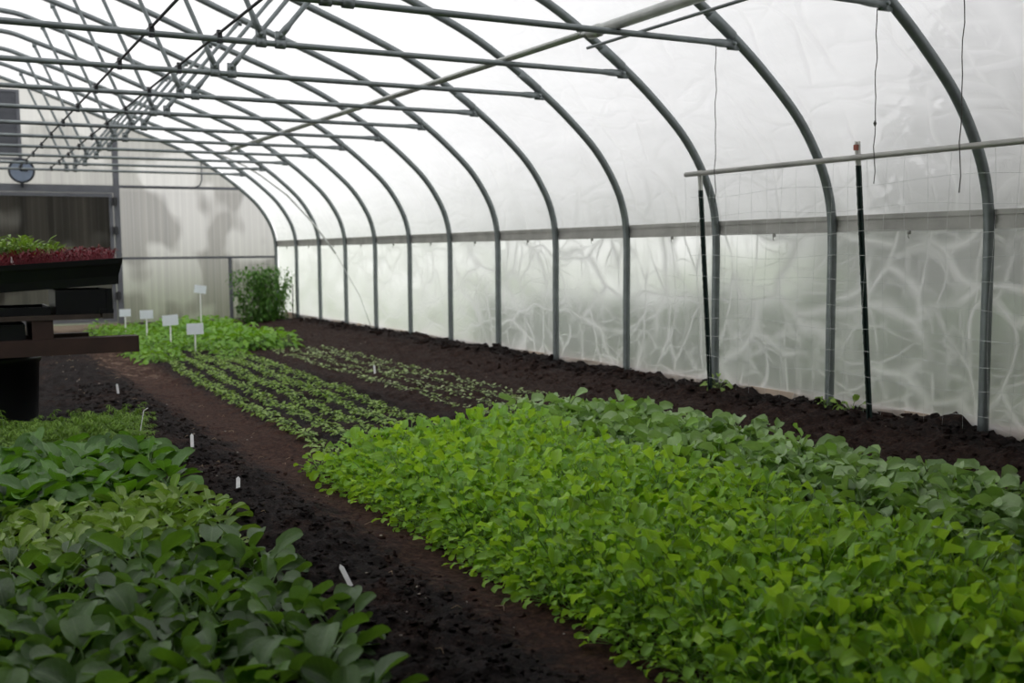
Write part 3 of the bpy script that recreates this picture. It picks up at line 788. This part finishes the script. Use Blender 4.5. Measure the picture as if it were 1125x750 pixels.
# ------------------------------------------------------------------ propped bench of trays on the left
YB = 7.7
m = MB()
def pot(m, r0, r1, h, seg=40):
    prof = [(0,.0),(r0,.0),(r0,.02),(r1,h-.05),(r1+.012,h-.05),(r1+.012,h),(r1-.006,h),(r1-.01,h-.04),(0,h-.04)]
    for r, z in prof:
        for j in range(seg): m.v.append((r*math.cos(2*PI*j/seg), r*math.sin(2*PI*j/seg), z))
    for i in range(len(prof)-1):
        for j in range(seg): m.face((i*seg+j, i*seg+(j+1)%seg, (i+1)*seg+(j+1)%seg, (i+1)*seg+j))
pot(m, .24, .265, .485)
o = m.build('nursery_pot', M['black'], label='large black pot carrying the timber under the trays', cat='pot'); o.location = (.335, YB+.33, 0)
m = MB(); m.box((-.9,YB,.485),(1.215,YB+.14,.595)); m.build('timber', M['redwood'], smooth=False, label='long brown timber lying across the black pot', cat='timber')
m = MB(); m.box((-.9,YB+.52,.485),(.95,YB+.62,.595)); m.build('timber', M['redwood'], smooth=False, label='rear timber behind the long front timber, mostly hidden', cat='timber')
m = MB(); m.box((.54,YB+.01,.597),(.67,YB+.60,.722)); m.build('wood_block', M['redwood'], smooth=False, label='reddish wood block standing on the long timber below the pallet', cat='block')
m = MB(); m.box((-.2,YB+.03,.597),(.50,YB+.58,.70)); m.build('dark_crate', M['black'], smooth=False, label='low black crate on the timber left of the wood block', cat='crate')
p = empty('pallet', (0,YB,.724), label='weathered wooden pallet deck under the black crate', cat='pallet')
m = MB()
m.box((-.5,.0,0),(.97,.10,.032)); m.build('deck_board', M['wood'], p, smooth=False)
for i in range(1,5):
    m = MB(); m.box((-.5,.13*i,0),(1.0,.13*i+.10,.028)); m.build('deck_board', M['wood'], p, smooth=False)
cr = empty('black_crate', (.865,YB+.25,.758), label='deep black plastic crate wedged under the right end of the long tray', cat='crate')
m = MB()
m.box((-.175,-.24,0),(.175,.24,.012)); m.box((-.175,-.24,.012),(.175,-.225,.165)); m.box((-.175,.225,.012),(.175,.24,.165))
m.box((-.175,-.225,.012),(-.16,.225,.165)); m.box((.16,-.225,.012),(.175,.225,.165)); m.box((.10,-.255,.0),(.19,-.24,.03)); m.box((.15,-.25,.0),(.185,-.2,.17))
m.build('shell', M['black'], cr, smooth=False)
ft = empty('flat_tray', (.20,YB+.03,.758), label='flat black tray lying on the pallet left of the deep crate', cat='tray')
m = MB(); m.box((-.5,0,0),(.46,.5,.012)); m.box((-.5,0,.012),(.46,.014,.055)); m.box((-.5,.486,.012),(.46,.5,.055)); m.box((.446,.014,.012),(.46,.486,.055)); m.box((-.5,.014,.012),(-.486,.486,.055))
m.build('shell', M['black'], ft, smooth=False)
# the long seed tray, tilted up at its right end
TT = empty('seed_tray', (1.10,YB+.0,1.135), label='long black trough-like tray full of red and green shoots, tilted up at the right', cat='tray')
TT.rotation_euler = (0, -.058, .0)
m = MB()   # local x runs left from 0 to -1.5, rim at z=0, floor at -.16; flared sides, rolled rim
Lx, Dy = -1.5, .56
ring = lambda dx, dy, z: [(0-dx, dy, z), (0-dx, Dy-dy, z), (Lx+dx, Dy-dy, z), (Lx+dx, dy, z)]
layers = [ring(-.02,-.02,-.035), ring(-.024,-.024,0), ring(.0,.0,.0), ring(.03,.03,-.13), ring(.034,.034,-.14)]
outer = [ring(-.02,-.02,-.035), ring(-.012,-.01,-.05), ring(.008,.012,-.12), ring(.012,.02,-.178)]
for L_ in (layers, outer):
    n0 = len(m.v)
    for q in L_: m.v += q
    for i in range(len(L_)-1):
        for j in range(4): m.face((n0+i*4+j, n0+i*4+(j+1)%4, n0+(i+1)*4+(j+1)%4, n0+(i+1)*4+j))
    m.face([n0+(len(L_)-1)*4+j for j in range(4)])
m.build('trough', M['black'], TT, smooth=False)
m = MB(); m.box((Lx+.04,.04,-.128),(-.04,Dy-.04,-.03)); m.build('growing_mix', M['potmix'], TT, smooth=False)
tray_mat = Matrix.Translation((1.10,YB,1.135)) @ Matrix.Rotation(-.058, 4, 'Y')
mr = MB(); mg = MB(); rnd = random.Random(9)
for i in range(2300):
    x = -.03-rnd.random()*1.3; y = .02+rnd.random()**1.2*(.30 if x < -.35 else .5)
    q = tray_mat @ Vector((x,y,-.04))
    a = rnd.random()*6.28; h = rnd.uniform(.02,.09)
    leaf(mr, tuple(q), a, rnd.uniform(1.1,1.55), h+.035, rnd.uniform(.022,.042), rnd.uniform(.009,.018), rnd.uniform(.2,1.6), ns=2, nc=1, pr=.0016, smat=1)
for i in range(1300):
    x = -.36-rnd.random()*1.05; y = .22+rnd.random()*.32
    q = tray_mat @ Vector((x,y,-.04)); a = rnd.random()*6.28; k = min(1, .5+(-.3-x)/.5)*rnd.uniform(.8,1.1)
    leaf(mg, tuple(q), a, rnd.uniform(1.0,1.5), rnd.uniform(.11,.24)*k, rnd.uniform(.06,.10)*k, rnd.uniform(.016,.026), rnd.uniform(.3,1.6), ns=4, nc=1, pr=.0015, smat=1)
mr.build('red_shoots', [M['red'], M['redstem']], label='dense dark red beet shoots along the front of the long tray', cat='shoots', kind='stuff')
mg.build('green_shoots', [M['lettuce'], M['stem']], label='taller bright green shoots behind the red ones in the tray', cat='shoots', kind='stuff')
m = MB(); q = tray_mat @ Vector((-.66,.04,-.03)); m.box((q.x-.008,q.y-.001,q.z),(q.x+.008,q.y+.001,q.z+.085), tilt=-.3)
m.build('plant_label', M['label'], smooth=False, label='white plant label stuck among the red shoots in the tray', cat='plant label')

# ------------------------------------------------------------------ outdoors: lawn, plus things added to dim or tint the film
m = MB(); g = [-60+i*4 for i in range(36)]
for y in g:
    for x in g: m.v.append((x, y+10, -.12+.0*x))
n = len(g)
for j in range(n-1):
    for i in range(n-1): a = j*n+i; m.face((a,a+1,a+n+1,a+n))
m.build('lawn', M['grass'], kind='structure', label='grass field outside the tunnel')
def added_tree(x, y, h, r, seed):  # two trees added outside, unseen, to dim the near film
    t = empty('tree', (x,y,-.1), label='dark green tree outside the tunnel, dim beyond the film', cat='tree', group='trees outside')
    m = MB(); m.tube([(0,0,0),(.05,0,h*.3),(0,.1,h*.7)], [.16,.12,.05], 8); m.build('trunk', M['bark'], t)
    rnd = random.Random(seed); m = MB()
    for i in range(3000):
        a = rnd.random()*6.28; u = rnd.random(); z = h*(.12+.88*u); rr = r*math.sin(PI*min(1,.12+.86*u)**.8)**.7*rnd.random()**.4
        leaf(m, (rr*math.cos(a), rr*math.sin(a), z), rnd.random()*6.28, rnd.uniform(-.6,.9), .05, rnd.uniform(.25,.45), rnd.uniform(.18,.3), rnd.uniform(.2,1.2), ns=2, nc=1, pr=0)
    m.build('crown', M['treeleaf'], t)
added_tree(12.5,8.5,5.5,2.2,300); added_tree(17,4.5,7,2.6,301)
for i in range(15):  # invented row of shrubs, tints and darkens the side film
    x = 6.9+.12*math.sin(i*1.7); y = 4.6+i*.52; hh = 1.0-.022*i+.07*math.sin(i*2.3)
    t_ = empty('shrub', (x,y,-.1), label='low green shrub growing outside against the side film', cat='shrub', group='shrubs outside the side film')
    rnd = random.Random(500+i); m = MB(); st = MB()
    for k in range(7): st.tube([(0,0,0),(rnd.uniform(-.2,.2),rnd.uniform(-.25,.25),hh*.5),(rnd.uniform(-.3,.3),rnd.uniform(-.35,.35),hh*.9)], [.012,.008,.004], 5)
    for k in range(700):
        a = rnd.random()*6.28; q = rnd.random()**.5; z = hh*rnd.random(); w_ = (.42 if z < hh*.7 else .42*(hh-z)/(hh*.3)+.08)
        leaf(m, (q*w_*math.cos(a), q*w_*math.sin(a), z), rnd.random()*6.28, rnd.uniform(-.4,.9), .02, rnd.uniform(.07,.12), rnd.uniform(.05,.08), rnd.uniform(.2,1.2), ns=2, nc=1, pr=0)
    m.build('foliage', M['hedge'], t_); st.build('stems', M['bark'], t_)
m = MB(); m.box((7.4,-12,-.1),(13,4.4,6.4)); n = len(m.v)  # gabled block added outside, unseen, to shade the near film and plants
m.v += [(7.0,-12,6.3),(7.0,4.6,6.3),(13.4,4.6,6.3),(13.4,-12,6.3),(10.2,-12,9),(10.2,4.6,9)]
for q in ((0,1,5,4),(2,3,4,5),(1,2,5),(3,0,4)): m.face([n+a for a in q])
m.build('barn', simple('barn_boards', srgb(84,76,68), .9, 0, .3, 3), smooth=False, label='weathered brown barn standing outside beside the tunnel', cat='barn')

# ------------------------------------------------------------------ sky, camera
w = bpy.data.worlds.new('overcast'); sc.world = w; w.use_nodes = True
nt = w.node_tree; nt.nodes.clear()
out = nt.nodes.new('ShaderNodeOutputWorld'); bg = nt.nodes.new('ShaderNodeBackground')
tc = nt.nodes.new('ShaderNodeTexCoord'); sp = nt.nodes.new('ShaderNodeSeparateXYZ'); rp = nt.nodes.new('ShaderNodeValToRGB')
nt.links.new(tc.outputs['Generated'], sp.inputs[0]); nt.links.new(sp.outputs[2], rp.inputs[0])
rp.color_ramp.elements[0].position = 0; rp.color_ramp.elements[0].color = (1.0,.99,.98,1)
rp.color_ramp.elements[1].position = .8; rp.color_ramp.elements[1].color = (.87,.87,.88,1)
nt.links.new(rp.outputs[0], bg.inputs[0]); bg.inputs[1].default_value = 1.35
nt.links.new(bg.outputs[0], out.inputs[0])

yaw, pitch, roll, f, h = .4961, .086, -.0094, 1163.35, 1.163
fw = Vector((math.sin(yaw)*math.cos(pitch), math.cos(yaw)*math.cos(pitch), -math.sin(pitch)))
r = Vector((math.cos(yaw), -math.sin(yaw), 0)); u = r.cross(fw)
r2 = r*math.cos(roll)+u*math.sin(roll); u2 = -r*math.sin(roll)+u*math.cos(roll)
cam = bpy.data.cameras.new('camera'); co = bpy.data.objects.new('camera', cam); COL.objects.link(co)
cam.sensor_width = 36; cam.lens = f/1125*36; cam.clip_start = .05; cam.clip_end = 300
Mx = Matrix((r2, u2, -fw)).transposed().to_4x4(); Mx.translation = (0,0,h); co.matrix_world = Mx
cam.dof.use_dof = True; cam.dof.focus_distance = 5.0; cam.dof.aperture_fstop = 2.8
sc.camera = co
sc.view_settings.view_transform = 'Standard'; sc.view_settings.look = 'None'
sc.view_settings.exposure = .46; sc.view_settings.gamma = 1; sc.view_settings.use_curve_mapping = False
sc.cycles.use_denoising = True
sc.cycles.max_bounces = 8; sc.cycles.diffuse_bounces = 4; sc.cycles.transmission_bounces = 6; sc.cycles.transparent_max_bounces = 16
